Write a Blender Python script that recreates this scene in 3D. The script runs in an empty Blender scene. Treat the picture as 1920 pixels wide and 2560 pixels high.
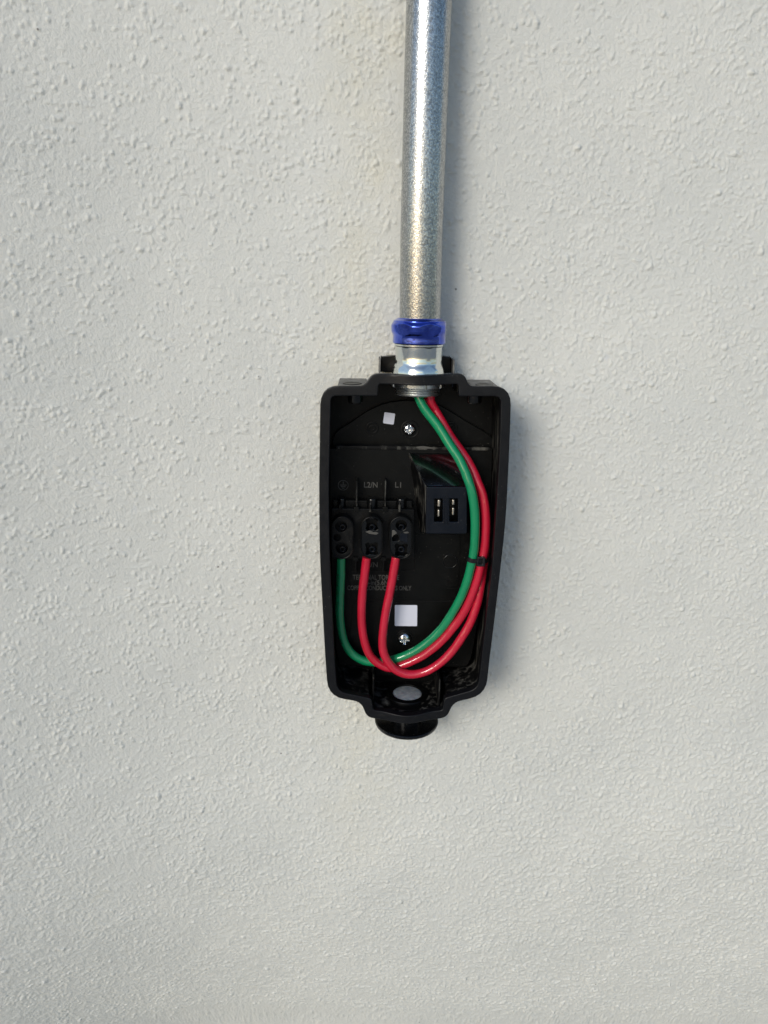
import bpy, bmesh, math, random
import numpy as np
from mathutils import Vector, Matrix, Euler
R = math.radians
random.seed(7)
rng = np.random.default_rng(11)
S = bpy.context.scene
C = S.collection

# ------------------------------------------------------------------ camera
Z0 = 1.45                       # eye height above the ground
CAMD = 0.574                    # camera to wall
FPX = 1850.0                     # focal length in photo pixels (1920 x 2560)
cam_rot = (Matrix.Rotation(R(-1.5), 3, 'Z') @ Matrix.Rotation(R(90 - 17.0), 3, 'X') @ Matrix.Rotation(R(0.95), 3, 'Z'))
cam = bpy.data.cameras.new('camera')
camo = bpy.data.objects.new('camera', cam)
C.objects.link(camo)
camo.location = (0, -CAMD, Z0)
camo.rotation_euler = cam_rot.to_euler()
cam.sensor_width = 36.0
cam.lens = 36.0 * FPX / 2560.0
cam.clip_start = 0.005
cam.clip_end = 200
S.camera = camo

# ------------------------------------------------------------------ light
SUN_EL, SUN_AZ = 23.0, -31.0    # azimuth from straight out of the wall, minus = left
W = bpy.data.worlds.new('World'); S.world = W; W.use_nodes = True
nt = W.node_tree
sky = nt.nodes.new('ShaderNodeTexSky'); sky.sky_type = 'NISHITA'; sky.sun_disc = False
sky.sun_elevation = R(SUN_EL); sky.sun_rotation = R(180 - SUN_AZ * 1.0)
bg = nt.nodes['Background']; bg.inputs['Strength'].default_value = 0.135
sky.dust_density = 0.9; sky.ozone_density = 1.7; sky.air_density = 1.0
nt.links.new(sky.outputs[0], bg.inputs[0])
sl = bpy.data.lights.new('sun', 'SUN'); sl.energy = 1.85; sl.angle = R(22); sl.color = (1.0, 0.962, 0.885)
so = bpy.data.objects.new('sun', sl); C.objects.link(so)
sd = Vector((math.sin(R(SUN_AZ)) * math.cos(R(SUN_EL)), -math.cos(R(SUN_AZ)) * math.cos(R(SUN_EL)), math.sin(R(SUN_EL))))
so.rotation_euler = sd.to_track_quat('Z', 'Y').to_euler()
so.location = (-1, -2, 3)
S.view_settings.view_transform = 'Standard'
S.view_settings.look = 'None'
S.view_settings.exposure = -0.05
S.view_settings.gamma = 1.0

# ------------------------------------------------------------------ helpers
def U(px, py, y):
    """a photo pixel laid on the real plane at depth y (wall surface is y = 0)"""
    d = cam_rot @ Vector(((px - 960) / FPX, (1280 - py) / FPX, -1.0))
    t = (y + CAMD) / d.y
    return Vector((d.x * t, y, Z0 + d.z * t))

def tag(o, label=None, cat=None, group=None, kind=None):
    if label: o['label'] = label
    if cat: o['category'] = cat
    if group: o['group'] = group
    if kind: o['kind'] = kind
    return o

def empty(name, loc, label, cat):
    o = bpy.data.objects.new(name, None); C.objects.link(o)
    o.location = loc; o.empty_display_size = 0.01
    return tag(o, label, cat)

def sharpen(me, ang=38):
    bm = bmesh.new(); bm.from_mesh(me)
    bmesh.ops.remove_doubles(bm, verts=bm.verts, dist=1e-6)
    for f in bm.faces: f.smooth = True
    for e in bm.edges:
        if len(e.link_faces) == 2 and e.calc_face_angle(0) > R(ang): e.smooth = False
    bm.to_mesh(me); bm.free()

def link(name, me, mat, parent=None, ang=38):
    sharpen(me, ang)
    me.materials.clear(); me.materials.append(mat)
    o = bpy.data.objects.new(name, me); C.objects.link(o)
    wn = o.modifiers.new('wn', 'WEIGHTED_NORMAL'); wn.keep_sharp = True; wn.weight = 100
    if parent is not None:
        base = parent.location
        q = parent
        off = Vector(q.location)
        while q.parent is not None:
            q = q.parent; off += Vector(q.location)
        for v in me.vertices: v.co -= off
        o.parent = parent
    return o

def curve_mesh(cu, y0, y1):
    """2D curve -> mesh standing parallel to the wall between depths y0 (front) and y1 (back)"""
    ob = bpy.data.objects.new('tmp', cu); C.objects.link(ob)
    dg = bpy.context.evaluated_depsgraph_get(); dg.update()
    me = bpy.data.meshes.new_from_object(ob.evaluated_get(dg))
    bpy.data.objects.remove(ob); bpy.data.curves.remove(cu)
    ym = (y0 + y1) / 2
    me.transform(Matrix(((1, 0, 0, 0), (0, 0, -1, ym), (0, 1, 0, 0), (0, 0, 0, 1))))
    return me

def plate(name, loops, y0, y1, mat, parent=None, bev=0.0004, res=2):
    """extruded outline(s); loops hold (x, z) world pairs, further loops are holes"""
    cu = bpy.data.curves.new('c', 'CURVE'); cu.dimensions = '2D'; cu.fill_mode = 'BOTH'
    for lp in loops:
        sp = cu.splines.new('POLY'); sp.points.add(len(lp) - 1)
        for i, p in enumerate(lp): sp.points[i].co = (p[0], p[1], 0, 1)
        sp.use_cyclic_u = True
    h = abs(y1 - y0) / 2
    bev = min(bev, h * 0.9)
    cu.extrude = h - bev; cu.bevel_depth = bev; cu.bevel_resolution = res; cu.offset = -bev
    return link(name, curve_mesh(cu, y0, y1), mat, parent)

def px_loop(pts, y, rad=0.0, n=5):
    """photo outline -> world loop at depth y with rounded corners (rad in photo px, or per point)"""
    P = [Vector(p[:2]) for p in pts]
    out = []
    N = len(P)
    for i in range(N):
        r = pts[i][2] if len(pts[i]) > 2 else rad
        a, b, c = P[i - 1], P[i], P[(i + 1) % N]
        if r <= 0.01: out.append(b); continue
        u = (a - b); v = (c - b)
        lu, lv = u.length, v.length
        k = min(r, lu * 0.49, lv * 0.49)
        p0 = b + u * (k / lu); p1 = b + v * (k / lv)
        for j in range(n + 1):
            t = j / n
            out.append(p0 * (1 - t) ** 2 + b * 2 * t * (1 - t) + p1 * t * t)
    w = [U(p.x, p.y, y) for p in out]
    return [(q.x, q.z) for q in w]

def offset_loop(lp, d):
    """d > 0 grows the loop"""
    P = [Vector(p) for p in lp]; N = len(P)
    area = sum(P[i].x * P[(i + 1) % N].y - P[(i + 1) % N].x * P[i].y for i in range(N))
    s = 1 if area > 0 else -1
    out = []
    for i in range(N):
        t = (P[(i + 1) % N] - P[i - 1])
        if t.length < 1e-9: out.append(tuple(P[i])); continue
        t.normalize()
        out.append((P[i].x + s * t.y * d, P[i].y - s * t.x * d))
    return out

def circ(cx, cz, r, n=32): return [(cx + r * math.cos(2 * math.pi * i / n), cz + r * math.sin(2 * math.pi * i / n)) for i in range(n)]
def pxcirc(px, py, rpx, y, n=32):
    c = U(px, py, y); r = (U(px + rpx, py, y) - c).length
    return circ(c.x, c.z, r, n)

def mesh_from(verts, faces, name='m'):
    me = bpy.data.meshes.new(name); me.from_pydata([tuple(v) for v in verts], [], faces); me.update(); return me

def box_mesh(x0, x1, y0, y1, z0, z1, bev=0.0003):
    bm = bmesh.new()
    bmesh.ops.create_cube(bm, size=1)
    for v in bm.verts:
        v.co = Vector(((x0 + x1) / 2 + v.co.x * (x1 - x0), (y0 + y1) / 2 + v.co.y * (y1 - y0), (z0 + z1) / 2 + v.co.z * (z1 - z0)))
    if bev: bmesh.ops.bevel(bm, geom=list(bm.edges), offset=bev, segments=2, affect='EDGES', profile=0.5)
    me = bpy.data.meshes.new('b'); bm.to_mesh(me); bm.free(); return me

def pbox(name, px0, px1, py0, py1, yf, yb, mat, parent, bev=0.0003):
    a = U(px0, py1, yf); b = U(px1, py0, yf)
    return link(name, box_mesh(a.x, b.x, yf, yb, a.z, b.z, bev), mat, parent)

def lathe(prof, n=48, radial=None, cap0=True, cap1=True):
    """prof = [(r, z)], axis Z at the origin; radial(theta, k, r) may reshape a ring"""
    V = []; F = []
    for k, (r, z) in enumerate(prof):
        for i in range(n):
            th = 2 * math.pi * i / n
            rr = radial(th, k, r, z) if radial else r
            V.append((rr * math.cos(th), rr * math.sin(th), z))
    for k in range(len(prof) - 1):
        for i in range(n):
            a = k * n + i; b = k * n + (i + 1) % n
            F.append((a, b, b + n, a + n))
    if cap0: F.append(tuple(range(n - 1, -1, -1)))
    if cap1: F.append(tuple((len(prof) - 1) * n + i for i in range(n)))
    return V, F

def catmull(P, step=0.0012):
    P = [P[0] * 2 - P[1]] + P + [P[-1] * 2 - P[-2]]
    out = []
    for i in range(1, len(P) - 2):
        p0, p1, p2, p3 = P[i - 1:i + 3]
        n = max(2, int((p2 - p1).length / step))
        for j in range(n):
            t = j / n
            out.append(0.5 * ((2 * p1) + (p2 - p0) * t + (2 * p0 - 5 * p1 + 4 * p2 - p3) * t * t + (3 * p1 - p0 - 3 * p2 + p3) * t ** 3))
    out.append(P[-2].copy())
    for _ in range(6):                      # relax the hand-traced wobble
        out = [out[0]] + [(out[i - 1] + out[i] * 2 + out[i + 1]) / 4 for i in range(1, len(out) - 1)] + [out[-1]]
    return out

def frames(path):
    T = [(path[min(i + 1, len(path) - 1)] - path[max(i - 1, 0)]).normalized() for i in range(len(path))]
    n = Vector((0, -1, 0)); n = (n - T[0] * n.dot(T[0])).normalized()
    F = []
    for t in T:
        n = (n - t * n.dot(t)).normalized()
        F.append((t, n, t.cross(n)))
    return F

def sweep(path, r, n=20, wob=0.0):
    F = frames(path); V = []; Q = []
    for k, (p, (t, a, b)) in enumerate(zip(path, F)):
        for i in range(n):
            th = 2 * math.pi * i / n
            rr = r * (1 + wob * math.sin(k * 0.35 + math.sin(k * 0.11) * 3 + th * 2))
            V.append(p + a * (rr * math.cos(th)) + b * (rr * math.sin(th)))
    m = len(path)
    for k in range(m - 1):
        for i in range(n):
            a = k * n + i; b = k * n + (i + 1) % n
            Q.append((a, b, b + n, a + n))
    Q.append(tuple(range(n - 1, -1, -1))); Q.append(tuple((m - 1) * n + i for i in range(n)))
    return mesh_from(V, Q)

# ------------------------------------------------------------------ materials
class M:
    """tiny node helper"""
    def __init__(s, name):
        s.m = bpy.data.materials.new(name); s.m.use_nodes = True
        s.t = s.m.node_tree; s.b = s.t.nodes['Principled BSDF']
        s.tc = s.t.nodes.new('ShaderNodeTexCoord').outputs['Object']
    def n(s, typ, **kw):
        x = s.t.nodes.new(typ)
        for k, v in kw.items():
            if k in x.inputs: x.inputs[k].default_value = v
            else: setattr(x, k, v)
        return x
    def l(s, a, b): s.t.links.new(a, b)
    def set(s, **kw):
        for k, v in kw.items(): s.b.inputs[k.replace('_', ' ')].default_value = v
    def mapping(s, scale):
        mp = s.n('ShaderNodeMapping'); mp.inputs['Scale'].default_value = scale
        s.l(s.tc, mp.inputs[0]); return mp.outputs[0]
    def noise(s, scale, detail=3, rough=0.5, vec=None, dist=0.0):
        x = s.n('ShaderNodeTexNoise'); x.inputs['Scale'].default_value = scale; x.inputs['Detail'].default_value = detail
        x.inputs['Roughness'].default_value = rough; x.inputs['Distortion'].default_value = dist
        s.l(vec if vec is not None else s.tc, x.inputs['Vector']); return x.outputs[0]
    def ramp(s, fac, stops):
        x = s.n('ShaderNodeValToRGB'); e = x.color_ramp.elements
        while len(e) < len(stops): e.new(0.5)
        for i, (p, c) in enumerate(stops):
            e[i].position = p; e[i].color = c if len(c) == 4 else (*c, 1)
        s.l(fac, x.inputs[0]); return x.outputs[0]
    def bump(s, h, strength, dist, prev=None):
        x = s.n('ShaderNodeBump'); x.inputs['Strength'].default_value = strength; x.inputs['Distance'].default_value = dist
        s.l(h, x.inputs['Height'])
        if prev is not None: s.l(prev, x.inputs['Normal'])
        return x.outputs[0]
    def mix(s, f, a, b):
        x = s.n('ShaderNodeMix'); x.data_type = 'RGBA'
        for sock, v in ((x.inputs[0], f), (x.inputs[6], a), (x.inputs[7], b)):
            if isinstance(v, (int, float)): sock.default_value = v
            elif isinstance(v, tuple): sock.default_value = (*v, 1)
            else: s.l(v, sock)
        return x.outputs[2]
def g(v): return (v, v, v)

def mat_plastic(name, col, rough, dust, dustcol=(0.10, 0.095, 0.085), dscale=90, streak=(1, 1, 1), lo=0.56, hi=0.8, spec=0.5):
    k = M(name)
    v = k.mapping(streak)
    d = k.ramp(k.noise(dscale, 6, 0.62, v, 0.6), [(lo, g(0)), (hi, g(dust))])
    c = k.mix(d, col, dustcol)
    vo = k.n('ShaderNodeTexVoronoi'); vo.inputs['Scale'].default_value = 330; k.l(k.tc, vo.inputs['Vector'])
    sp = k.ramp(vo.outputs['Distance'], [(0.05, g(0.7)), (0.11, g(0))])
    sp = k.mix(k.ramp(k.noise(60, 3), [(0.5, g(0)), (0.65, g(1))]), (0, 0, 0), sp)
    k.l(k.mix(sp, c, (0.16, 0.155, 0.14)), k.b.inputs['Base Color'])
    r = k.ramp(k.noise(140, 4, 0.6), [(0.3, g(rough - 0.06)), (0.75, g(rough + 0.12))])
    k.l(r, k.b.inputs['Roughness'])
    k.b.inputs['Specular IOR Level'].default_value = spec
    k.l(k.bump(k.noise(2600, 2), 0.12, 0.0002), k.b.inputs['Normal'])
    return k.m
BLK = mat_plastic('black_plastic', (0.002, 0.0022, 0.0024), 0.34, 0.18, spec=0.22)
RIMM = mat_plastic('black_plastic_rim', (0.0042, 0.0046, 0.006), 0.36, 0.12, dscale=200, lo=0.6, hi=0.85, spec=0.3)
FLR = mat_plastic('black_plastic_floor', (0.0024, 0.0026, 0.0025), 0.40, 0.14, dscale=75, lo=0.58, hi=0.88, spec=0.18)
DUSTY = mat_plastic('dusty_black_plastic', (0.0024, 0.0024, 0.0027), 0.42, 1.0, spec=0.2, dscale=160, streak=(1, 1, 0.22), lo=0.5, hi=0.82, dustcol=(0.19, 0.185, 0.165))
GLOSS = mat_plastic('glossy_black_plastic', (0.003, 0.0033, 0.0036), 0.12, 0.14, dscale=220, streak=(1, 1, 0.3), lo=0.62, hi=0.85, spec=0.45)
HOOD = mat_plastic('polished_black_plastic', (0.003, 0.0033, 0.0036), 0.05, 0.05, dscale=300, lo=0.66, hi=0.9, spec=1.0)
HOOD.node_tree.nodes['Principled BSDF'].inputs['Coat Weight'].default_value = 1.0
HOOD.node_tree.nodes['Principled BSDF'].inputs['Coat IOR'].default_value = 1.8
CONN = mat_plastic('blue_black_plastic', (0.0022, 0.0042, 0.0088), 0.34, 0.12, dscale=300, lo=0.6, hi=0.8, spec=0.3)
EAR = mat_plastic('dusty_grey_plastic', (0.055, 0.055, 0.055), 0.5, 0.9, dscale=200, lo=0.35, hi=0.7, dustcol=(0.24, 0.235, 0.215))

def mat_text():
    k = M('raised_grey_print'); k.set(Base_Color=(0.062, 0.060, 0.055, 1), Roughness=0.5)
    return k.m
TXT = mat_text()

def mat_wire(name, col, col2):
    k = M(name)
    c = k.ramp(k.noise(60, 3), [(0.3, col), (0.75, col2)])
    k.l(c, k.b.inputs['Base Color'])
    k.set(Roughness=0.55, Coat_Weight=1.0, Coat_Roughness=0.02, Coat_IOR=1.6)
    k.b.inputs['Specular IOR Level'].default_value = 0.2
    nb = k.bump(k.noise(260, 2), 0.28, 0.0006)
    nb = k.bump(k.noise(1500, 2), 0.10, 0.0002, nb)
    k.l(nb, k.b.inputs['Normal']); k.l(k.bump(k.noise(210, 2), 0.22, 0.0010), k.b.inputs['Coat Normal'])
    return k.m
RED = mat_wire('red_insulation', (0.46, 0.005, 0.026), (0.54, 0.008, 0.036))
RED2 = mat_wire('dark_red_insulation', (0.30, 0.004, 0.018), (0.38, 0.007, 0.024))
GRN = mat_wire('green_insulation', (0.000, 0.20, 0.078), (0.001, 0.25, 0.098))

def mat_conduit():
    k = M('galvanised_steel')
    v = k.mapping((1, 1, 0.75))
    n1 = k.noise(950, 3, 0.6, v, 0.4)
    k.l(k.ramp(n1, [(0.36, (0.24, 0.25, 0.26)), (0.56, (0.46, 0.47, 0.475)), (0.7, (0.62, 0.62, 0.61))]), k.b.inputs['Base Color'])
    k.l(k.ramp(n1, [(0.35, g(0.28)), (0.6, g(0.14))]), k.b.inputs['Roughness'])
    k.l(k.mix(k.ramp(k.noise(22, 4, 0.6, k.mapping((1, 1, 0.3))), [(0.45, g(0.0)), (0.7, g(0.35))]), k.ramp(n1, [(0.36, (0.24, 0.25, 0.26)), (0.56, (0.46, 0.47, 0.475)), (0.7, (0.62, 0.62, 0.61))]), (0.50, 0.52, 0.53)), k.b.inputs['Base Color'])
    k.set(Metallic=1.0)
    nb = k.bump(n1, 0.38, 0.0004)
    nb = k.bump(k.noise(14, 2), 0.15, 0.004, nb)
    k.l(nb, k.b.inputs['Normal'])
    return k.m
GALV = mat_conduit()
def mat_metal(name, c1, c2, rough, bs=0.15, ns=300):
    k = M(name)
    k.l(k.ramp(k.noise(90, 3), [(0.35, c1), (0.7, c2)]), k.b.inputs['Base Color'])
    k.set(Metallic=1.0, Roughness=rough)
    k.l(k.bump(k.noise(ns, 3), bs, 0.0004), k.b.inputs['Normal'])
    return k.m
ZINC = mat_metal('zinc_plate', (0.66, 0.70, 0.69), (0.76, 0.78, 0.75), 0.16)
ZINC2 = mat_metal('rough_zinc', (0.55, 0.58, 0.58), (0.75, 0.76, 0.76), 0.36, 0.5, 900)
BLUE = mat_metal('blue_zinc', (0.014, 0.045, 0.42), (0.09, 0.17, 0.85), 0.11, 0.45, 210)
bb = BLUE.node_tree.nodes['Principled BSDF']; bb.inputs['Coat Weight'].default_value = 0.8; bb.inputs['Coat Roughness'].default_value = 0.12
CHR = mat_metal('bright_screw_metal', (0.70, 0.72, 0.73), (0.8, 0.81, 0.82), 0.12, 0.1)
BRASS = mat_metal('tin_contact', (0.60, 0.55, 0.46), (0.72, 0.68, 0.6), 0.35)
k = M('white_label'); k.set(Base_Color=(0.66, 0.68, 0.78, 1), Roughness=0.35)
k.l(k.bump(k.noise(400, 2), 0.05, 0.0005), k.b.inputs['Normal']); LABEL = k.m
k = M('frosted_plug'); k.set(Base_Color=(0.30, 0.32, 0.36, 1), Roughness=0.45, Subsurface_Weight=0.2)
k.l(k.bump(k.noise(500, 4), 0.4, 0.0006), k.b.inputs['Normal'])
k.l(k.ramp(k.noise(260, 4, 0.6), [(0.35, (0.22, 0.24, 0.28)), (0.75, (0.42, 0.43, 0.44))]), k.b.inputs['Base Color']); FROST = k.m
k = M('black_print'); k.set(Base_Color=(0.004, 0.012, 0.008, 1), Roughness=0.4); INK = k.m
k = M('nylon_tie'); k.set(Base_Color=(0.007, 0.007, 0.008, 1), Roughness=0.32); TIE = k.m
k = M('torn_plastic'); k.set(Base_Color=(0.07, 0.067, 0.06, 1), Roughness=0.5); TORN = k.m

def mat_wall():
    k = M('painted_stucco')
    tone = k.ramp(k.noise(9, 4, 0.55), [(0.3, (0.630, 0.638, 0.606)), (0.7, (0.685, 0.688, 0.648))])
    # small smears of thicker yellowish and bluish paint
    sy = k.ramp(k.noise(34, 5, 0.7, k.mapping((1, 1, 1)), 0.8), [(0.66, g(0)), (0.80, g(0.45))])
    c = k.mix(sy, tone, (0.66, 0.63, 0.50))
    mp = k.n('ShaderNodeMapping'); mp.inputs['Location'].default_value = (3.3, 1.1, 7.7); k.l(k.tc, mp.inputs[0])
    sb = k.ramp(k.noise(40, 5, 0.7, mp.outputs[0], 0.8), [(0.67, g(0)), (0.80, g(0.40))])
    c = k.mix(sb, c, (0.55, 0.61, 0.72))
    # warmer light beside pipe and box, where blue sky is blocked, painted into colour
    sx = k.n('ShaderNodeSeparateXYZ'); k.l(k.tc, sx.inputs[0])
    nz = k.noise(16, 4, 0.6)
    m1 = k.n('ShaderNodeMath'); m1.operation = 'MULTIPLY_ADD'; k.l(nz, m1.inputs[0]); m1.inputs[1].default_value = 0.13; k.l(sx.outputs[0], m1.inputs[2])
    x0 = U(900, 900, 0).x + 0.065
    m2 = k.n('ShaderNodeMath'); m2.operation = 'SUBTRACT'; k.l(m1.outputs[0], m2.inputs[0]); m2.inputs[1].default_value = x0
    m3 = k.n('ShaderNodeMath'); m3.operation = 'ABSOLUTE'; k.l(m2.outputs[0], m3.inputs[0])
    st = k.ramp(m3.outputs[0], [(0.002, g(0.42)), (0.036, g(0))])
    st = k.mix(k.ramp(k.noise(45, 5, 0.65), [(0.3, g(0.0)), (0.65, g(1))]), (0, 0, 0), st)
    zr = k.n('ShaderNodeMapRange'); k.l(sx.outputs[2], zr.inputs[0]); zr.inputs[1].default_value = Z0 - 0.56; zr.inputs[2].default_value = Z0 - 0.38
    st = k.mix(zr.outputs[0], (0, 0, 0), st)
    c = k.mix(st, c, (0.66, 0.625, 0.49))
    vo = k.n('ShaderNodeTexVoronoi'); vo.inputs['Scale'].default_value = 28; k.l(k.tc, vo.inputs['Vector'])
    sp = k.ramp(vo.outputs['Distance'], [(0.016, g(0.75)), (0.03, g(0))])
    c = k.mix(sp, c, (0.10, 0.09, 0.08))
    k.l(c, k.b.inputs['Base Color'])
    k.set(Roughness=0.48)
    k.b.inputs['Specular IOR Level'].default_value = 0.4
    nb = k.bump(k.noise(430, 6, 0.7), 0.8, 0.0013)
    nb = k.bump(k.noise(1500, 3, 0.6), 0.25, 0.0003, nb)
    k.l(nb, k.b.inputs['Normal'])
    return k.m
WALLM = mat_wall()

k = M('concrete_paving'); k.l(k.ramp(k.noise(3, 6, 0.6), [(0.3, (0.29, 0.29, 0.28)), (0.7, (0.38, 0.375, 0.36))]), k.b.inputs['Base Color']); k.set(Roughness=0.8)
gm = mesh_from([(-40, -60, 0), (40, -60, 0), (40, 0.004, 0), (-40, 0.004, 0)], [(0, 1, 2, 3)])
gm.materials.append(k.m); go = bpy.data.objects.new('ground', gm); C.objects.link(go); tag(go, kind='structure')  # unseen ground, added so the metal has something to reflect
# ------------------------------------------------------------------ the stucco wall (real relief)
def gnoise(n, sx, sz, seed):
    r = np.random.default_rng(seed)
    f = np.fft.rfft2(r.standard_normal((n, n)))
    kz = np.fft.fftfreq(n)[:, None]; kx = np.fft.rfftfreq(n)[None, :]
    f *= np.exp(-2 * (math.pi ** 2) * ((kx * sx) ** 2 + (kz * sz) ** 2))
    a = np.fft.irfft2(f, s=(n, n)); a -= a.mean(); return a / a.std()
def sstep(a, lo, hi):
    t = np.clip((a - lo) / (hi - lo), 0, 1); return t * t * (3 - 2 * t)

def build_wall():
    h = 0.0007; n = 1700                      # 1.19 m square height map, centred a little below the box
    half = n * h / 2
    ax = (np.arange(n) - n / 2) * h
    X, Z = np.meshgrid(ax, ax)
    ZC = -0.26                                # height map centre, below the eye
    mm = 0.001
    u = lambda s: s * mm / h
    H = 0.9 * mm * gnoise(n, u(55), u(55), 1) + 0.16 * mm * gnoise(n, u(13), u(11), 2) + 0.05 * mm * gnoise(n, u(4), u(3), 12) + 0.035 * mm * gnoise(n, u(1.1), u(1.1), 13)
    # how thickly the texture coat sits: sparse droplets upper left, crowded to the right and below
    patch = gnoise(n, u(26), u(30), 3) * 0.5 + gnoise(n, u(9), u(12), 31) * 0.3
    dens = 0.33 + 0.42 * sstep(X, 0.05, 0.24) + 0.40 * sstep(-Z, 0.04, 0.22) + 0.10 * sstep(-X, 0.16, 0.30) + 0.17 * patch
    dens += 0.40 * np.exp(-((X - (U(925, 600, 0).x + (Z + ZC + 0.0) * 0.0)) / 0.011) ** 2) * sstep(Z + ZC, -0.16, -0.06)
    dens = np.clip(dens, 0.03, 1.0)
    sm = 0.6 * sstep(-Z, 0.14, 0.34) * sstep(-X, -0.12, 0.1)          # lower left: rippled, softer
    b1 = gnoise(n, u(0.9), u(0.85), 4)
    b2 = gnoise(n, u(1.35), u(0.95), 5)
    th = 1.55 - 1.35 * dens
    crust = sstep(b1, th, th + 0.75) * (0.26 + 0.30 * sstep(-Z, 0.02, 0.22)) * mm * np.clip(dens * 1.25, 0.25, 1)
    rip = sstep(b2, -0.1, 1.1) * 0.62 * mm
    w2 = sm * 0.75
    H += crust * (1 - w2) + rip * w2
    # single droplets
    clump = gnoise(n, u(5), u(5), 41) * 0.6 + gnoise(n, u(2.2), u(2.2), 42) * 0.35
    prob = np.clip(0.16 + 1.0 * (dens - 0.14), 0.09, 1.0) * np.clip(0.60 + 0.50 * clump, 0.10, 1.5)
    N = 185000
    D = np.zeros_like(H)
    CX = rng.integers(8, n - 8, N); CZ = rng.integers(8, n - 8, N)
    ok = rng.random(N) < prob[CZ, CX]
    for cx, cz in zip(CX[ok], CZ[ok]):
        dd = dens[cz, cx]
        r = rng.uniform(0.98, 1.6) * mm
        q_ = rng.random()
        if q_ > 0.988: r = rng.uniform(1.6, 2.3) * mm
        elif dd > 0.5: r *= 0.80
        hh = r * rng.uniform(0.45, 0.85)
        e = rng.uniform(0.8, 1.25); k = int(r * 1.5 / h) + 1
        ys = slice(cz - k, cz + k + 1); xs = slice(cx - k, cx + k + 1)
        ex = (ax[xs][None, :] - ax[cx] - rng.uniform(-.5, .5) * h) * e; ez = (ax[ys][:, None] - ax[cz] - rng.uniform(-.5, .5) * h) / e
        q = np.clip(1 - (ex ** 2 + ez ** 2) / (r * r), 0, 1)
        D[ys, xs] = np.maximum(D[ys, xs], hh * q ** 0.62)
    H += D
    ridge = gnoise(n, u(3.2), u(1.5), 8); H += sstep(ridge, 1.4, 2.4) * 0.30 * mm
    H -= H.mean()
    # grid: fine in the picture, stretching beyond
    def axis(lo, hi, s):
        a = list(np.arange(lo, hi, s)); st = s
        b = a[-1]; up = []
        while b < 1.9: st *= 1.09; b += st; up.append(b)
        st = s; b = a[0]; dn = []
        while b > -1.9: st *= 1.09; b -= st; dn.append(b)
        return np.array(dn[::-1] + a + up)
    xs = axis(-0.435, 0.435, 0.00087); zs = axis(-0.492, 0.455, 0.00087)
    keep = zs + ZC > -Z0; zs = zs[keep]
    gx = np.clip((xs + half) / h, 0, n - 2); gz = np.clip((zs + half) / h, 0, n - 2)
    ix = gx.astype(int); iz = gz.astype(int); fx = (gx - ix)[None, :]; fz = (gz - iz)[:, None]
    Hs = (H[iz][:, ix] * (1 - fx) * (1 - fz) + H[iz][:, ix + 1] * fx * (1 - fz) + H[iz + 1][:, ix] * (1 - fx) * fz + H[iz + 1][:, ix + 1] * fx * fz)
    edge = (sstep(0.59 - np.abs(xs), 0, 0.05)[None, :]) * (sstep(0.59 - np.abs(zs), 0, 0.05)[:, None])
    Hs *= edge
    nx, nz = len(xs), len(zs)
    co = np.empty((nz, nx, 3), np.float32)
    co[..., 0] = xs[None, :]; lean = np.clip(-0.05 - xs, 0, None); lean = 0.72 * np.where(lean < 0.3, lean ** 2, 0.09 + 0.6 * (lean - 0.3) * np.exp(-(lean - 0.3) * 3))  # left side bent forward, a curve added so the wall darkens there
    lz = np.clip(-0.44 - (zs + ZC), 0, 0.45)[:, None] ** 2 * (0.35 + 0.25 * sstep(-xs, -0.1, 0.25))[None, :]  # foot bent back, a curve added to darken the lower wall
    co[..., 1] = -Hs - lean[None, :] + lz; co[..., 2] = zs[:, None] + ZC + Z0
    me = bpy.data.meshes.new('stucco_wall')
    me.vertices.add(nx * nz); me.vertices.foreach_set('co', co.ravel())
    idx = np.arange(nx * nz).reshape(nz, nx)
    q = np.stack([idx[:-1, :-1], idx[:-1, 1:], idx[1:, 1:], idx[1:, :-1]], -1).reshape(-1, 4)
    me.loops.add(q.size); me.loops.foreach_set('vertex_index', q.ravel().astype(np.int32))
    me.polygons.add(len(q))
    me.polygons.foreach_set('loop_start', np.arange(0, q.size, 4, dtype=np.int32))
    me.polygons.foreach_set('use_smooth', np.ones(len(q), bool))
    me.update(calc_edges=True)
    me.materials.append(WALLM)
    o = bpy.data.objects.new('stucco_wall', me); C.objects.link(o)
    tag(o, 'off-white painted stucco wall with small raised droplets behind the black box', 'wall')
    print('wall', nx, nz, nx * nz)
build_wall()

# ------------------------------------------------------------------ the wiring box
YR = -0.058      # front of the rim
YD = -0.007      # deep floor
YF = -0.022      # main floor
bc = U(1030, 1380, 0)
box = empty('wiring_box', (bc.x, 0, bc.z), 'open black plastic wiring box mounted on the white wall, cover off, terminals and wires showing', 'electrical box')

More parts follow.
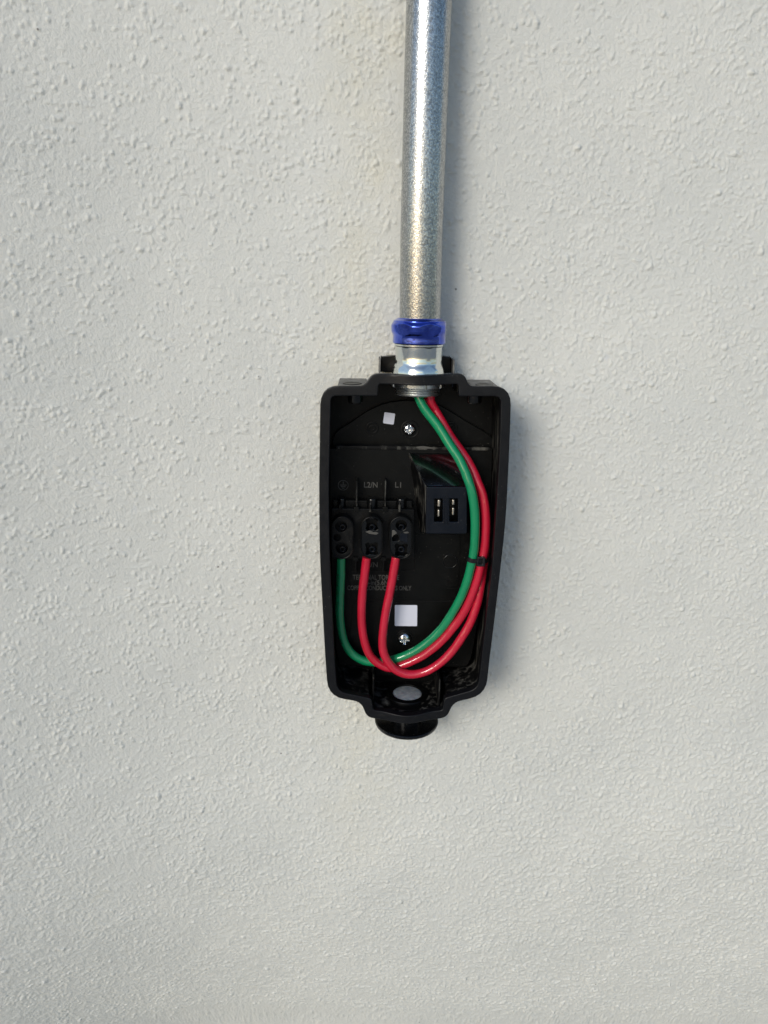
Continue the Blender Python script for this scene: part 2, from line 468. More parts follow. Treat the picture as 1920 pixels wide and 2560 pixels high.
outer = [(801, 965.5, 48), (912, 965.5, 20), (930, 934.5, 18), (985, 935.5, 14), (1045, 938, 30), (1110, 936.5, 14), (1162, 934.5, 16),
         (1172, 966, 14), (1279, 965.5, 48), (1274, 1120, 60), (1265, 1300, 60), (1253, 1410, 60), (1236, 1556, 60), (1224, 1650, 30), (1215, 1738, 44),
         (1133, 1757, 30), (1118, 1794, 16), (1086, 1799, 10), (1017, 1803, 40), (950, 1799, 10), (917, 1794, 16),
         (903, 1755.5, 26), (820, 1742, 52), (813, 1645, 30), (806, 1515, 60), (799, 1385, 60), (797.5, 1230, 60)]
inner = [(827, 990, 14), (944, 990, 5), (946.5, 960, 6), (1000, 961.5, 10), (1046, 963, 30), (1100, 962, 10), (1146, 960, 6), (1147.5, 991, 5), (1253, 991, 18),
         (1250, 1110, 60), (1241, 1274, 60), (1231, 1415, 60), (1216, 1540, 60), (1204.5, 1640, 30), (1195, 1722, 22),
         (1111, 1746, 8), (1107, 1776, 8), (1017, 1785, 40), (933, 1776, 8), (929, 1747, 8),
         (843, 1729, 22), (836, 1640, 30), (830, 1515, 60), (824, 1385, 60), (822, 1230, 60)]
Lo = px_loop(outer, YR); Li = px_loop(inner, YR)
rim = plate('rim', [Lo, Li], YR, YR + 0.0065, RIMM, box, bev=0.0007, res=3)
xt = U(1046, 950, YR).x; zt_ = U(1046, 974, YR).z; xb = U(1018, 1780, YR).x; zb_ = U(1018, 1760, YR).z
def bow(x, z):
    c = xt if z > zt_ else (xb if z < zb_ else None)
    if c is None: return 0
    t = min(1, abs(x - c) / 0.022)
    return -0.0042 * (1 - t * t) ** 2
bm = bmesh.new(); bm.from_mesh(rim.data)
for _ in range(2):
    long_ = [e for e in bm.edges if e.calc_length() > 0.004 and (e.verts[0].co.z + box.location.z > zt_ or e.verts[0].co.z + box.location.z < zb_)]
    bmesh.ops.subdivide_edges(bm, edges=long_, cuts=2)
for v in bm.verts: v.co.y += bow(v.co.x + box.location.x, v.co.z + box.location.z)
bmesh.ops.triangulate(bm, faces=[f for f in bm.faces if len(f.verts) > 4])
bm.to_mesh(rim.data); bm.free()
def shell(loop_a, loop_b, ya_, yb_, flip, thick_dir):
    n_ = len(loop_a)
    V = [(p[0], ya_, p[1]) for p in loop_a] + [(p[0], yb_, p[1]) for p in loop_b]
    F = [(i, (i + 1) % n_, n_ + (i + 1) % n_, n_ + i) for i in range(n_)]
    return V, F
zc0 = U(1030, 1380, YR).z; zh0 = U(1030, 950, YR).z - zc0
def drafted(lp, top, side=0.0):
    return [(p[0], p[1] - top * max(0, min(1, (p[1] - zc0) / zh0)) ** 2) for p in lp]
Lo2 = offset_loop(Lo, -0.0028); Li2 = offset_loop(Li, 0.0022)
V1, F1 = shell(Lo2, drafted(Lo2, 0.0060), YR + 0.0055, -0.0015, 0, 0)
V2, F2 = shell(Li2, drafted(Li2, 0.0050), YR + 0.0055, -0.0015, 0, 0)
k_ = len(V1)
link('side_wall', mesh_from(V1 + V2, F1 + [tuple(k_ + a for a in f[::-1]) for f in F2]), DUSTY, box)
plate('back_panel', [offset_loop(drafted(px_loop([p[:2] for p in inner], YR), 0.0050), 0.0040)], YD, -0.0035, FLR, box, bev=0.0001)

# raised arch plateau under the fitting
arch = [(826, 1118)] + [(838, 1078), (868, 1062), (900, 1040), (935, 1018), (970, 1006), (1010, 1001), (1050, 1001), (1090, 1008), (1130, 1030), (1170, 1056), (1205, 1075), (1233, 1094), (1236, 1118)]
ya = -0.0125
arch_l = px_loop([(p[0], p[1], 25) for p in arch], ya)
plate('arched_plate', [arch_l], ya, YD - 0.0004, FLR, box, bev=0.0006)
# main floor
mf = [(824, 1121), (1232, 1121), (1226, 1300), (1214, 1420), (1200, 1530), (1180, 1640, 10), (1168, 1668, 12), (1100, 1668, 6), (1096, 1690, 6), (940, 1690, 6), (934, 1668, 6), (846, 1664, 8), (840, 1620), (832, 1500), (824, 1300)]
plate('floor_panel', [px_loop(mf, YF, 3)], YF, YD - 0.0004, FLR, box, bev=0.0007)
# moulded edge below the arch
pbox('floor_ridge', 840, 1226, 1119, 1122.5, YF - 0.0012, YF + 0.002, DUSTY, box, 0.0004)
# worn patch where the ridge has been scraped
lo_ = px_loop([(1040, 1117), (1058, 1115), (1096, 1121), (1060, 1122.5), (1042, 1121)], YF - 0.0014)
plate('scraped_edge', [lo_], YF - 0.0016, YF - 0.0008, TORN, box, bev=0.0001)
# faint raised panels on the main floor
plate('raised_panel', [px_loop([(1036, 1335), (1150, 1335), (1150, 1408), (1140, 1495), (880, 1495), (868, 1425), (1036, 1425)], YF, 2)], YF - 0.0006, YF + 0.001, FLR, box, bev=0.0003)
plate('raised_panel', [px_loop([(884, 1504), (1150, 1502), (1128, 1560), (1085, 1600), (1045, 1640), (900, 1640), (872, 1600)], YF, 14)], YF - 0.0005, YF + 0.001, FLR, box, bev=0.0003)
plate('knockout_ring', [pxcirc(1125, 1403, 18.5, YF), pxcirc(1125, 1403, 16.3, YF)], YF - 0.0009, YF + 0.001, GLOSS, box, bev=0.0003)
for r_ in (36, 44):
    a0, a1 = R(160), R(250)
    c = U(1085, 1590, YF); 
for (x0, x1, y0, y1) in ((1116, 1149, 1448, 1450.5), (1116, 1149, 1463, 1465), (1116, 1119, 1450, 1463), (1118, 1152, 1471, 1473)):
    pbox('moulded_mark', x0, x1, y0, y1, YF - 0.0008, YF + 0.001, FLR, box, 0.0002)

# corner screw bosses: tubes running back under the rim
for (px, py) in ((888, 1009), (1188, 1009)):
    c = U(px, py, -0.046)
    V, F = lathe([(0.0046, c.z - 0.0004), (0.0052, c.z + 0.0002), (0.0054, c.z + 0.0010), (0.0054, c.z + 0.010)], 32)
    link('screw_boss', mesh_from([(v[0] + c.x, v[1] - 0.0406, v[2]) for v in V], F), GLOSS, box)
for (px, py) in ((880, 1706), (1146, 1706)):
    c = U(px, py, -0.018)
    plate('screw_boss', [circ(c.x, c.z, 0.0088, 32), circ(c.x, c.z, 0.0062, 32)], -0.020, YD + 0.001, GLOSS, box, bev=0.0006)
# pocket partitions beside the cable plug
for (xa, xb) in ((931, 934), (1096, 1100)):
    a = U(xa, 1778, YR + 0.007); b = U(xb, 1672, -0.03)
    link('partition', box_mesh(a.x, a.x + 0.0012, YR + 0.010, YD + 0.001, a.z - 0.0005, b.z, 0.0003), DUSTY, box)

# rings on the arched plate
for (px, py) in ((930.5, 1070), (1128, 1069)):
    plate('boss_ring', [pxcirc(px, py, 16, ya), pxcirc(px, py, 11, ya)], ya - 0.0008, ya + 0.001, BLK, box, bev=0.0004)
    plate('boss_ring', [pxcirc(px, py, 8, ya), pxcirc(px, py, 3.5, ya)], ya - 0.0006, ya + 0.001, BLK, box, bev=0.0003)

# ---- labels (codes left out)
def label(px, py, w, h, rot, y, mat):
    c, s = math.cos(R(rot)), math.sin(R(rot))
    pts = [(px + a * c - b * s, py + a * s + b * c) for a, b in ((-w / 2, -h / 2), (w / 2, -h / 2), (w / 2, h / 2), (-w / 2, h / 2))]
    return plate('label_sticker', [px_loop(pts, y, 3.0)], y, y + 0.00025, mat, box, bev=0.00005)
o = label(972.7, 1046, 27, 28, 8, ya - 0.0003, LABEL); o['label'] = 'small tilted white sticker near the upper screw'
o = label(1015, 1539, 56, 52.5, 0.5, YF - 0.0009, LABEL); o['label'] = 'square white sticker above the lower screw'

# ---- phillips screws
def screw(px, py, rpx, y, rot, slotw=0.16):
    c = U(px, py, y); r = (U(px + rpx, py, y) - c).length
    V = []; F = []; nr, na = 18, 72
    for k in range(nr + 1):
        rr = r * k / nr
        for i in range(na):
            th = 2 * math.pi * i / na
            x, z = rr * math.cos(th), rr * math.sin(th)
            t = rr / r
            hgt = r * 0.62 * math.sqrt(max(0, 1 - (t * 0.97) ** 2)) + 0.0002
            u_ = abs(x * math.cos(rot) + z * math.sin(rot)) / r; v_ = abs(-x * math.sin(rot) + z * math.cos(rot)) / r
            arm = min(max(u_ / 0.62, v_ / slotw), max(v_ / 0.62, u_ / slotw))
            dep = max(0, min(1, (1.15 - arm) / 0.3))
            hgt -= dep * r * 0.42 * (1 - 0.6 * t)
            V.append((c.x + x, c.y - hgt, c.z + z))
    for k in range(nr):
        for i in range(na):
            a = k * na + i; b = k * na + (i + 1) % na
            F.append((a, b, b + na, a + na))
    n0 = len(V)
    for i in range(na):
        th = 2 * math.pi * i / na
        V.append((c.x + r * math.cos(th), c.y + 0.0015, c.z + r * math.sin(th)))
    for i in range(na):
        a = nr * na + i; b = nr * na + (i + 1) % na
        F.append((a, b, n0 + (i + 1) % na, n0 + i))
    return link('screw', mesh_from(V, F), CHR, box, 60)
plate('screw_seat', [pxcirc(1025, 1073, 23, ya), pxcirc(1025, 1073, 19.5, ya)], ya - 0.0007, ya + 0.001, BLK, box)
screw(1023, 1073, 15.5, ya - 0.0004, R(8), 0.2)
plate('screw_seat', [pxcirc(1011, 1594, 22, YF), pxcirc(1011, 1594, 18.5, YF)], YF - 0.0010, YF + 0.001, BLK, box)
screw(1011, 1597, 16.5, YF - 0.0008, R(4), 0.15)

# ---- lettering
def text(s, px, py, hpx, y, mat=TXT, parent=None, name='lettering', width=None, rot=0):
    cu = bpy.data.curves.new('t', 'FONT'); cu.body = s; cu.align_x = 'CENTER'; cu.align_y = 'CENTER'
    c = U(px, py, y); hgt = (U(px, py + hpx, y) - c).length
    cu.size = hgt * 1.38; cu.extrude = 0.00012; cu.resolution_u = 3; cu.offset = hgt * 0.018
    me = curve_mesh(cu, 0, 0)
    if width:
        w = (U(px + width, py, y) - c).length; xs = [v.co.x for v in me.vertices]; k = w / (max(xs) - min(xs))
        for v in me.vertices: v.co.x *= k
    me.transform(Matrix.Translation(c))
    return link(name, me, mat, parent or box)
text('L2/N', 927, 1213, 14, YF - 0.0002, width=34)
text('L1', 996.5, 1213, 14, YF - 0.0002, width=15)
text('L2/N', 927, 1412, 13, YF - 0.0008, width=34)
text('TERMINAL TORQUE', 940, 1444, 12.5, YF - 0.0008, width=116)
text('50lb-in(5.6Nm)', 942, 1457, 11.5, YF - 0.0008, width=90)
text('COPPER CONDUCTORS ONLY', 948, 1470.5, 11.5, YF - 0.0008, width=160)
# protective earth sign
plate('earth_symbol', [pxcirc(858, 1213, 13.2, YF), pxcirc(858, 1213, 11.9, YF)], YF - 0.0003, YF + 0.0005, TXT, box, bev=0.00005)
for (x0, x1, y0, y1) in ((857.3, 858.9, 1204, 1212), (849.5, 866.5, 1212, 1213.6), (852, 864, 1216, 1217.5), (855, 861, 1219.8, 1221.2)):
    pbox('earth_symbol', x0, x1, y0, y1, YF - 0.0003, YF + 0.0005, TXT, box, 0)

# ---- terminal block
tb_y = -0.0345
tb = plate('terminal_block', [px_loop([(829, 1271), (1036, 1274), (1037, 1397), (829, 1397)], tb_y, 2)], tb_y, YF + 0.0005, BLK, box, bev=0.0005)
pbox('terminal_step', 833, 1030, 1253, 1272, -0.029, YF + 0.0005, BLK, box, 0.0005)
for x in (891.5, 963.5):       # dividers above, and the stubs below
    a = U(x - 2.2, 1268, -0.034); b = U(x + 2.2, 1203, -0.034)
    link('divider', box_mesh(a.x, b.x, -0.034, YF + 0.0005, a.z, b.z, 0.0003), DUSTY, box)
    pbox('divider_foot', x - 6, x + 6, 1268, 1280, -0.0365, YF, FLR, box)
for x in (889, 958.5):
    pbox('divider', x - 2.4, x + 2.4, 1400, 1433, -0.030, YF + 0.0005, FLR, box)
    pbox('divider_foot', x - 6.5, x + 6.5, 1394, 1403, -0.0365, YF, FLR, box)
for x in (854, 930, 1003):     # knobs behind the terminals
    c = U(x, 1262, -0.030)
    r = 0.0032 if x < 900 else 0.0042
    V, F = lathe([(r * 0.85, -0.004), (r, -0.003), (r, 0.004), (r * 0.9, 0.0048), (r * 0.5, 0.005)], 28)
    V = [(v[0] + c.x, v[1] - 0.0285, v[2] + c.z) for v in V]
    link('terminal_knob', mesh_from(V, F), GLOSS, box)
    pbox('clip', x - 7, x - 1.5, 1262, 1280, -0.0375, -0.030, DUSTY, box)

def capsule(x0, x1, y0, y1, yy, n=14):
    r = (x1 - x0) / 2; cx = (x0 + x1) / 2; P = []
    for i in range(n + 1):
        a = math.pi * i / n; P.append((cx + r * math.cos(a), y0 + r - r * math.sin(a)))
    for i in range(n + 1):
        a = math.pi * i / n; P.append((cx - r * math.cos(a), y1 - r + r * math.sin(a)))
    w = [U(p[0], p[1], yy) for p in P]
    return [(q.x, q.z) for q in w]
def star(px, py, r, y, seed, n=40, k=0.24, jag=0.05):
    q = random.Random(seed); P = []
    for i in range(n):
        th = 2 * math.pi * i / n
        s = abs(math.cos(2 * (th - R(45)))) ** 3
        if math.cos(4 * th) > 0: s = 0
        rr = r * (0.80 + k * 1.5 * s + q.uniform(-jag, jag))
        P.append((px + rr * math.cos(th), py + rr * math.sin(th)))
    w = [U(p[0], p[1], y) for p in P]
    return [(p.x, p.z) for p in w]
yc = -0.0440
caps = [((828, 884), [pxcirc(852.5, 1317.5, 14.5, yc), pxcirc(843, 1345, 9.6, yc), pxcirc(854.5, 1371.5, 15, yc)]),
        ((901.5, 957.5), [star(930, 1312, 17, yc, 3), star(929, 1373, 17.5, yc, 5)]),
        ((973, 1031.5), [pxcirc(1003, 1314, 14, yc, 24), star(1003, 1376, 18, yc, 9), star(989, 1346, 10.5, yc, 12, 20, 0.1, 0.12)])]
for i, ((x0, x1), holes) in enumerate(caps):
    t = plate('terminal_cap', [capsule(x0 + 2.5, x1 - 2.5, 1293.5, 1395, yc), *holes], yc + 0.0006, yc + 0.0022, GLOSS if i else BLK, box, bev=0.0003)
    t['label'] = ('intact terminal cap with three round holes over the green wire', 'terminal cap with two torn star-shaped holes', 'terminal cap with torn lower holes next to the socket')[i]
    plate('cap_lip', [capsule(x0, x1, 1291, 1397.5, yc), capsule(x0 + 3, x1 - 3, 1294, 1394.5, yc)], yc - 0.0003, tb_y + 0.0005, BLK, t, bev=0.0005)
    for (hx, hy) in (((x0 + x1) / 2, 1316), ((x0 + x1) / 2, 1371)):   # clamping screws deep in the holes
        a = pxcirc(hx + 1, hy + 1, 8.5, tb_y - 0.001); b = pxcirc(hx + 1, hy + 1, 4.6, tb_y - 0.001, 6)
        plate('clamp_screw', [a, b], tb_y - 0.003, tb_y, CONN, t, bev=0.0004)
for pts in ([(913, 1330), (926, 1326), (934, 1331), (940, 1330), (947, 1333), (941, 1337), (925, 1335)],
            [(980, 1326), (986, 1325), (993, 1333), (984, 1338), (980, 1344)],
            [(1008, 1331), (1020, 1329), (1023, 1333), (1012, 1334)],
            [(1000, 1334), (1019, 1334), (1018, 1356), (1000, 1352)]):
    m_ = TORN if pts[0][0] != 1000 else CONN
    plate('torn_flap', [px_loop(pts, yc, 2)], yc - 0.0001, yc + 0.0009, m_, box, bev=0.0002)

# ---- socket: a hood sloping up to a two-slot front
fy = -0.0465
fr = [(1066, 1217.5, 3), (1168, 1217.5, 4), (1168, 1335, 7), (1064.5, 1335, 4)]
bk = [(1023, 1131), (1129, 1133), (1196, 1330), (1052, 1331)]
fw = [U(p[0], p[1], fy) + Vector((0, 0.0032, 0)) for p in fr]
by = YF + 0.0003
bw = [U(p[0], p[1], by) for p in bk]
V = [*fw, *bw]
hood = link('socket', mesh_from(V, [(4, 5, 1, 0), (5, 6, 2, 1), (6, 7, 3, 2), (7, 4, 0, 3)]), HOOD, box, 20)
hood['label'] = 'sloping black socket hood with two slots of metal contacts'
sidep = [Vector(v) for v in (V[7], V[4], V[0], V[3])]
nrm = (sidep[1] - sidep[0]).cross(sidep[2] - sidep[0]).normalized()
if nrm.x > 0: nrm = -nrm
cen = sum(sidep, Vector()) / 4
fl = [p + (cen - p) * 0.02 + nrm * 0.0006 for p in sidep]; flb = [p - nrm * 0.0003 for p in sidep]
link('scuffed_side', mesh_from(fl + flb, [(0, 1, 2, 3), (0, 4, 5, 1), (1, 5, 6, 2), (2, 6, 7, 3), (3, 7, 4, 0)]), DUSTY, box, 20)
s1 = px_loop([(1086, 1247), (1107, 1247), (1107, 1305), (1086, 1305)], fy, 1)
s2 = px_loop([(1124, 1247), (1145, 1247), (1145, 1305), (1124, 1305)], fy, 1)
face = plate('socket_face', [px_loop(fr, fy), s1, s2], fy, fy + 0.0032, CONN, hood, bev=0.0007)
plate('socket_backing', [px_loop([(1070, 1221), (1164, 1221), (1164, 1331), (1069, 1331)], fy)], fy + 0.012, fy + 0.013, BLK, hood)
for a, b in ((0, 1), (2, 3)):
    pass
for (x0, x1, y0, y1) in ((1093.5, 1102.5, 1251, 1269), (1093.5, 1101, 1276, 1294), (1130, 1138, 1250.5, 1264.5), (1129.5, 1137.5, 1271, 1290)):
    a = U(x0, y1, fy + 0.0006); b = U(x1, y0, fy + 0.0006)
    link('contact', box_mesh(a.x, b.x, fy + 0.0022, fy + 0.012, a.z, b.z, 0.0008), BRASS, hood, 60)
pbox('slot_rib', 1109, 1113, 1240, 1312, fy - 0.0006, fy + 0.001, CONN, hood)
pbox('slot_rib', 1117, 1121, 1240, 1312, fy - 0.0006, fy + 0.001, CONN, hood)

# ---- mounting ears and the bracket behind the fitting
for (x0, x1, yt) in ((849, 916, 946), (1165, 1226, 949.5)):
    a = U(x0, yt, -0.004); b = U(x1, yt, -0.004)
    lowz = U(880, 962, YR).z - 0.007
    e = link('mounting_ear', box_mesh(a.x, b.x, -0.050, -0.002, lowz, a.z, 0.0004), EAR, box)
    cx = (a.x + b.x) / 2; r_ = (b.x - a.x) * 0.34
    V, F = lathe([(r_, a.z - 0.0002), (r_, a.z + 0.0005), (r_ * 0.8, a.z + 0.0005), (r_ * 0.76, a.z + 0.0003), (0.0005, a.z + 0.0002)], 32)
    link('ear_hole', mesh_from([(v[0] + cx, v[1] - 0.034, v[2]) for v in V], F), BLK, e)
yb_ = -0.010
bz = U(1046, 936, YR).z - 0.004
a = U(951, 893, yb_); b = U(1129, 893, yb_)
top_ = px_loop([(951, 893, 2), (985, 889.5), (1095, 889.5), (1129, 894, 2)], yb_)
plate('top_bracket', [top_ + [(b.x, bz), (a.x, bz)]], yb_, -0.001, BLK, box)
for xx in (a.x - 0.0012, b.x):
    link('bracket_rib', box_mesh(xx, xx + 0.0012, yb_ - 0.012, -0.001, bz, a.z - 0.0003, 0.0003), EAR, box)

# ---- plug in the bottom wall
AX = -0.027
pb = U(1018, 1733, AX)                # middle of the plug opening
zin = U(1017, 1790, YR).z             # inside of the bottom wall lip
zbot = U(1017, 1807, YR).z
pc = Vector((pb.x, AX, 0))
def ring_mesh(prof, cx, cy, n=56, radial=None, cap0=True, cap1=True):
    V, F = lathe(prof, n, radial, cap0, cap1)
    return mesh_from([(v[0] + cx, v[1] + cy, v[2]) for v in V], F)
bossz = pb.z
print('plug z', pb.z, 'wall z', zin, zbot)
plug = link('drain_plug', ring_mesh([(0.0240, min(zin, bossz) - 0.003), (0.0240, bossz - 0.0016), (0.0232, bossz - 0.0010), (0.0177, bossz - 0.0010), (0.0177, bossz + 0.0002), (0.0172, bossz + 0.0008), (0.0126, bossz + 0.0008), (0.0121, bossz + 0.0002), (0.0121, bossz - 0.0012), (0.001, bossz - 0.0012)], pc.x, pc.y, cap0=True), BLK, box)
plug['label'] = 'round plug with a frosted window in the bottom of the box'
link('plug_window', ring_mesh([(0.0120, bossz - 0.0011), (0.0120, bossz - 0.0002), (0.0106, bossz + 0.0003), (0.0030, bossz + 0.0006), (0.0003, bossz + 0.0006)], pc.x, pc.y, cap0=False), FROST, plug)
zf = U(1018, 1843, AX - 0.0268).z
link('plug_neck', ring_mesh([(0.0125, zf), (0.0125, zbot + 0.001)], pc.x, pc.y), GLOSS, plug)
link('plug_flange', ring_mesh([(0.0150, zf - 0.0042), (0.0250, zf - 0.0038), (0.0264, zf - 0.0028), (0.0268, zf - 0.0016), (0.0268, zf - 0.0006), (0.0262, zf), (0.0160, zf + 0.0002)], pc.x, pc.y), GLOSS, plug)

# ------------------------------------------------------------------ conduit
CY = -0.026
zt = U(1050, 795, CY).z
def conduit():
    pth = [U(1049.5, 830, CY), U(1050, 790, CY), U(1053.5, 600, CY), U(1059.5, 400, CY), U(1066.5, 180, CY), U(1073, 0, CY), U(1080, -220, CY)]
    P = catmull(pth, 0.004)
    top = P[-1] + (P[-1] - P[-2]).normalized() * 0.6
    P.append(top)
    return P
CP = conduit()
co_ = link('steel_conduit', sweep(CP, 0.0147, 72), GALV)
co_.name = 'steel_conduit'
tag(co_, 'mottled galvanised steel conduit running up the wall from the box', 'pipe')

# ------------------------------------------------------------------ compression fitting
ctr = U(1047.5, 860, CY)
fit = empty('conduit_fitting', (ctr.x, CY, U(1047, 937, CY).z), 'silver compression fitting with a blue nut between the conduit and the black box', 'pipe fitting')
def zpx(py, y=CY): return U(1048, py, y).z
FX = ctr.x
zn1, zn0 = zpx(797, CY - 0.0155), zpx(864, CY - 0.0193)
hn = zn1 - zn0
phi = R(-90 + 19)
def hexr(th, a, ph=phi):
    t = (th - ph + math.pi / 6) % (math.pi / 3) - math.pi / 6
    return a / math.cos(t)
def ip(t, P):
    for (a, b), (c, d) in zip(P, P[1:]):
        if t <= c:
            q = (t - a) / (c - a); q = q * q * (3 - 2 * q); return b + (d - b) * q
    return P[-1][1]
NP = [(0, 0.0186), (0.04, 0.0192), (0.28, 0.0191), (0.52, 0.0207), (0.70, 0.0209), (0.88, 0.0190), (1.0, 0.0160)]
def nut_rad(th, k, r, z):
    if k >= 48: return (0.0152, 0.0149)[k - 48]
    t = k / 47
    b = ip(t, NP)
    hx = hexr(th, 0.0194)
    if t > 0.24: b = min(b, hx * (1 + 0.02 * max(0, (0.34 - t) / 0.1)))
    return b
prof = [(1, zn0 + hn * i / 47) for i in range(48)] + [(1, zn1), (1, zn1)]
link('compression_nut', ring_mesh(prof, FX, CY, 180, nut_rad), BLUE, fit, 32)
zb1, zb0 = zn0 + 0.001, U(1046, 936, YR).z - 0.003
hb = zb1 - zb0
BP = [(0, 0.0178), (0.10, 0.0178), (0.12, 0.0173), (0.45, 0.0170), (0.62, 0.0173), (0.86, 0.0192), (1.0, 0.0196)]
def body_rad(th, k, r, z):
    t = k / 40
    b = ip(1 - t, BP)
    hx = hexr(th, 0.0170 + 0.0020 * sstep_(1 - t, 0.5, 1.0) , phi + R(2))
    return min(b, hx) if 1 - t > 0.13 else b
def sstep_(x, a, b):
    t = max(0, min(1, (x - a) / (b - a))); return t * t * (3 - 2 * t)
link('fitting_body', ring_mesh([(1, zb0 + hb * i / 40) for i in range(41)], FX, CY, 180, body_rad), ZINC, fit, 32)
# lock ring and thread end inside the box
zl = U(1046, 974.5, CY - 0.0195).z
def gear(th, k, r, z):
    s = (th * 9 / (2 * math.pi)) % 1
    return r if s > 0.14 else r - 0.0020
link('lock_ring', ring_mesh([(0.0162, zl), (0.0192, zl), (0.0196, zl + 0.0006), (0.0196, zl + 0.0042), (0.017, zl + 0.0050)], FX, CY, 180, gear), ZINC2, fit, 25)
zt0 = U(1046, 993.5, CY - 0.0158).z
pr = []
nth = 4
for i in range(nth * 8 + 1):
    t = i / (nth * 8); pr.append((0.0160 + 0.0005 * math.cos(t * nth * 2 * math.pi), zt0 + 0.0006 + (zl + 0.001 - zt0) * t))
pr = [(0.0137, zt0 + 0.004), (0.0140, zt0 - 0.0001), (0.0156, zt0)] + pr
link('threaded_end', ring_mesh(pr, FX, CY, 96, None, cap0=True), ZINC2, fit, 50)

# ------------------------------------------------------------------ wires
def wire(name, pts, mat, lab, r=0.00345, ret=False):
    P = [U(p[0], p[1], p[2]) for p in pts]
    pa = catmull(P)
    o = link(name, sweep(pa, r, 22, 0.018), mat)
    tag(o, lab, 'wire')
    return (o, pa)
GP = [(1044, 950, -.0300), (1045, 985, -.0315), (1051, 1003, -.0325), (1064, 1026, -.034), (1094, 1064, -.0365), (1124.6, 1112, -.0405), (1151, 1153, -.0445), (1170, 1198, -.048), (1181, 1236, -.0495),
      (1186.5, 1274, -.050), (1188, 1312, -.050), (1187, 1351, -.049), (1184.5, 1380, -.048), (1176.5, 1419, -.0465), (1166, 1458, -.045), (1150.5, 1496.5, -.043),
      (1129, 1535, -.0405), (1105, 1570, -.0385), (1072, 1603, -.0365), (1039, 1626, -.035), (1005, 1642, -.0335), (973, 1651, -.032), (940, 1656, -.0315), (905, 1650, -.0315),
      (877, 1631, -.0315), (860, 1602, -.032), (851.5, 1563, -.033), (849, 1525, -.0335), (850.5, 1476.5, -.034), (852, 1438, -.0345), (852.5, 1401, -.0350), (852.5, 1394, -.0352)]
R1 = [(1066, 950, -.0230), (1068, 985, -.0250), (1073, 1000, -.0260), (1083, 1018, -.0270), (1103, 1052, -.0290), (1127, 1093, -.0305), (1154, 1130, -.033), (1178, 1168, -.037), (1197, 1212, -.041), (1207, 1240, -.0425),
      (1212.5, 1274, -.044), (1214.5, 1312, -.045), (1213, 1351, -.0455), (1209.5, 1380, -.0455), (1201, 1419, -.0455), (1190.5, 1458, -.045), (1176.5, 1496.5, -.044), (1157, 1535, -.0425),
      (1131, 1571, -.041), (1103, 1603, -.0395), (1065, 1634, -.038), (1034, 1651, -.037), (1000, 1665, -.036), (985, 1670, -.0355), (967, 1669, -.035), (945, 1658, -.0350), (924, 1637, -.035), (911, 1602, -.035),
      (905, 1563, -.035), (904, 1525, -.035), (906.5, 1476.5, -.035), (911.5, 1438, -.035), (916, 1399, -.0355), (917, 1393, -.0355)]
R2 = [(1080, 950, -.0260), (1076, 985, -.0290), (1076, 1004, -.0285), (1086, 1022, -.0275), (1103, 1056, -.0265), (1128, 1100, -.0265), (1155, 1138, -.0280), (1181, 1180, -.0315), (1205, 1230, -.035), (1212, 1274, -.0370),
      (1215, 1312, -.0380), (1214, 1351, -.0385), (1211, 1390, -.0390), (1207, 1425, -.0395), (1203, 1452, -.0405), (1196, 1496.5, -.0425), (1186, 1531, -.0435), (1172, 1564, -.044),
      (1154, 1594, -.044), (1134, 1623, -.0435), (1108, 1651, -.043), (1077, 1673, -.0425), (1051, 1683, -.042), (1025, 1686, -.042), (996, 1679, -.042), (973, 1659, -.042), (959, 1631, -.0415),
      (956, 1602, -.0405), (959.5, 1563, -.0395), (965.5, 1525, -.0385), (974, 1484, -.037), (982.5, 1438, -.0362), (989, 1399, -.0358), (990, 1393, -.0355)]
gw, gpath = wire('green_wire', GP, GRN, 'thick glossy green ground wire curving inside the box to the leftmost terminal')
r1w, r1path = wire('red_wire', R1, RED, 'red wire ending at the middle terminal, its loop just inside the outermost one')
r2w, r2path = wire('red_wire', R2, RED, 'red wire ending at the terminal beside the socket, forming the outermost, lowest loop')

# black print along the left flank of the green wire
def wire_print():
    cu = bpy.data.curves.new('t', 'FONT'); cu.body = 'AWG 6   600V   THHN   THWN  SUN RES'; cu.size = 0.0034; cu.align_y = 'CENTER'; cu.extrude = 0.00003; cu.resolution_u = 2
    me = curve_mesh(cu, 0, 0)
    path = gpath[::-1]; F = frames(path)
    cum = [0]
    for i in range(1, len(path)): cum.append(cum[-1] + (path[i] - path[i - 1]).length)
    r = 0.00353
    for v in me.vertices:
        s = v.co.x + 0.0125; i = 0
        i = min(range(len(cum) - 1), key=lambda j: abs(cum[j] - s)) if s < cum[-1] else len(cum) - 2
        t, a, b = F[i]
        down = t
        left = Vector((0, -1, 0)).cross(t).normalized()
        out = Vector((0, -1, 0)); out = (out - t * out.dot(t)).normalized()
        sgn = -1
        base = R(38)
        th = base - v.co.z / r
        side = left if left.x < 0 or left.z < -0.2 else -left
        pos = path[i] + t * (s - cum[i]) + side * (r * math.sin(th)) + out * (r * math.cos(th))
        pos += (out * math.cos(th) + side * math.sin(th)) * (-v.co.y * 1.0)
        v.co = pos
    link('wire_print', me, INK, gw)
wire_print()

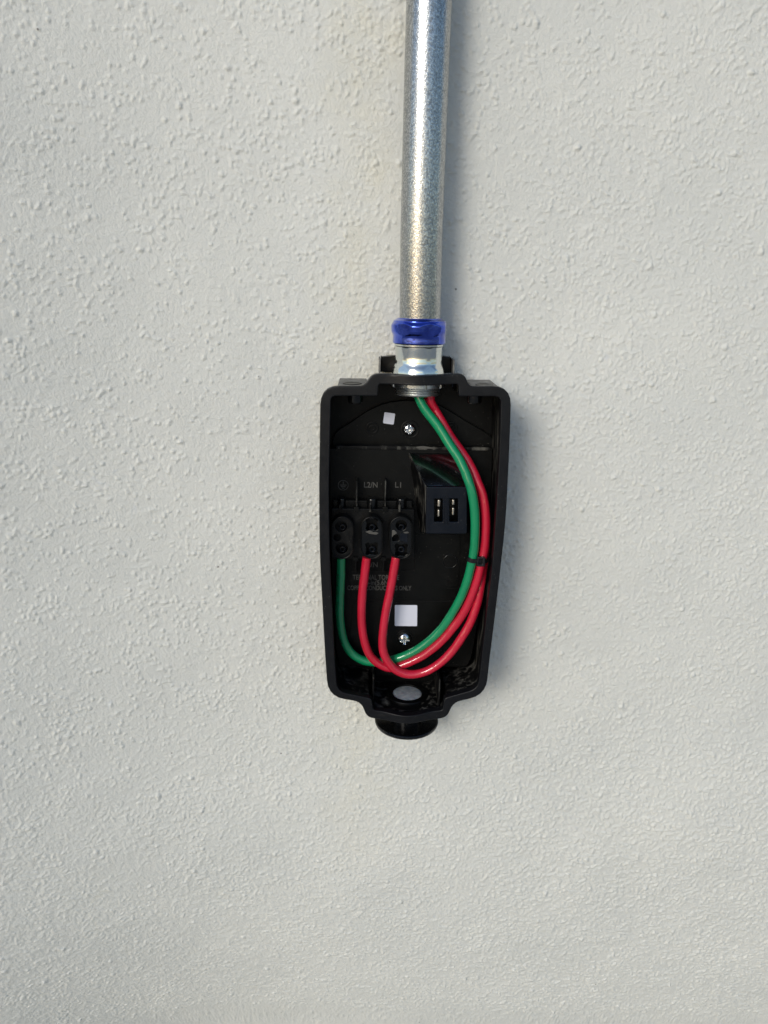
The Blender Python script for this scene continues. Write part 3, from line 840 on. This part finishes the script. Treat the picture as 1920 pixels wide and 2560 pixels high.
# ------------------------------------------------------------------ cable tie
def tie():
    gc = U(1181, 1396, -.0478); rc_ = U(1206.5, 1398, -.0455); r2 = U(1210, 1400, -.0390)
    base = (gc + rc_) / 2
    t = empty('cable_tie', base, 'black cable tie strapping the green and red wires together at the right side', 'cable tie')
    # strap: convex hull round the wires in a plane across them
    tang = (gpath[min(range(len(gpath)), key=lambda j: (gpath[j] - gc).length) + 3] - gpath[min(range(len(gpath)), key=lambda j: (gpath[j] - gc).length) - 3]).normalized()
    ex = Vector((1, 0, 0)); ex = (ex - tang * ex.dot(tang)).normalized(); ey = tang.cross(ex)
    def near(path): return min(path, key=lambda p: abs((p - base).dot(tang)))
    cs = [near(p) for p in (gpath[20:-60], r1path[20:-60], r2path[20:-60])]
    pts = []
    for c in cs:
        for i in range(24):
            th = 2 * math.pi * i / 24
            d = c - base
            pts.append((d.dot(ex) + 0.0038 * math.cos(th), d.dot(ey) + 0.0038 * math.sin(th)))
    pts = sorted(set(pts))
    def half(ps):
        h = []
        for p in ps:
            while len(h) > 1 and (h[-1][0] - h[-2][0]) * (p[1] - h[-2][1]) - (h[-1][1] - h[-2][1]) * (p[0] - h[-2][0]) <= 0: h.pop()
            h.append(p)
        return h
    hull = half(pts)[:-1] + half(pts[::-1])[:-1]
    V = []; w = 0.0017; N = len(hull)
    cx = sum(p[0] for p in hull) / N; cy = sum(p[1] for p in hull) / N
    for p in hull:
        d = Vector((p[0] - cx, p[1] - cy)).normalized() * 0.0008
        for (ox, oy, ow) in ((0, 0, -w), (d.x, d.y, -w), (d.x, d.y, w), (0, 0, w)):
            V.append(base + ex * (p[0] + ox) + ey * (p[1] + oy) + tang * ow)
    F = []
    for i in range(N):
        j = (i + 1) % N
        for k_ in range(4):
            l_ = (k_ + 1) % 4
            F.append((i * 4 + k_, i * 4 + l_, j * 4 + l_, j * 4 + k_))
    link('strap', mesh_from(V, F), TIE, t)
    # head with its open slot
    hc = U(1203, 1405, -.0510)
    fr_ = [(1193.5, 1392.5), (1214, 1393.5), (1212.5, 1417), (1191.5, 1416)]
    hl = [(1198, 1398), (1206.5, 1398), (1205.5, 1411), (1197, 1411)]
    plate('tie_head', [px_loop(fr_, -.0515, 3), px_loop(hl, -.0515, 1)], -.0518, -.0485, TIE, t, bev=0.0005)
    plate('tie_pawl', [px_loop([(1199, 1402), (1206, 1402), (1205, 1410), (1198, 1410)], -.0505, 1)], -.0503, -.0488, TIE, t, bev=0.0003)
tie()
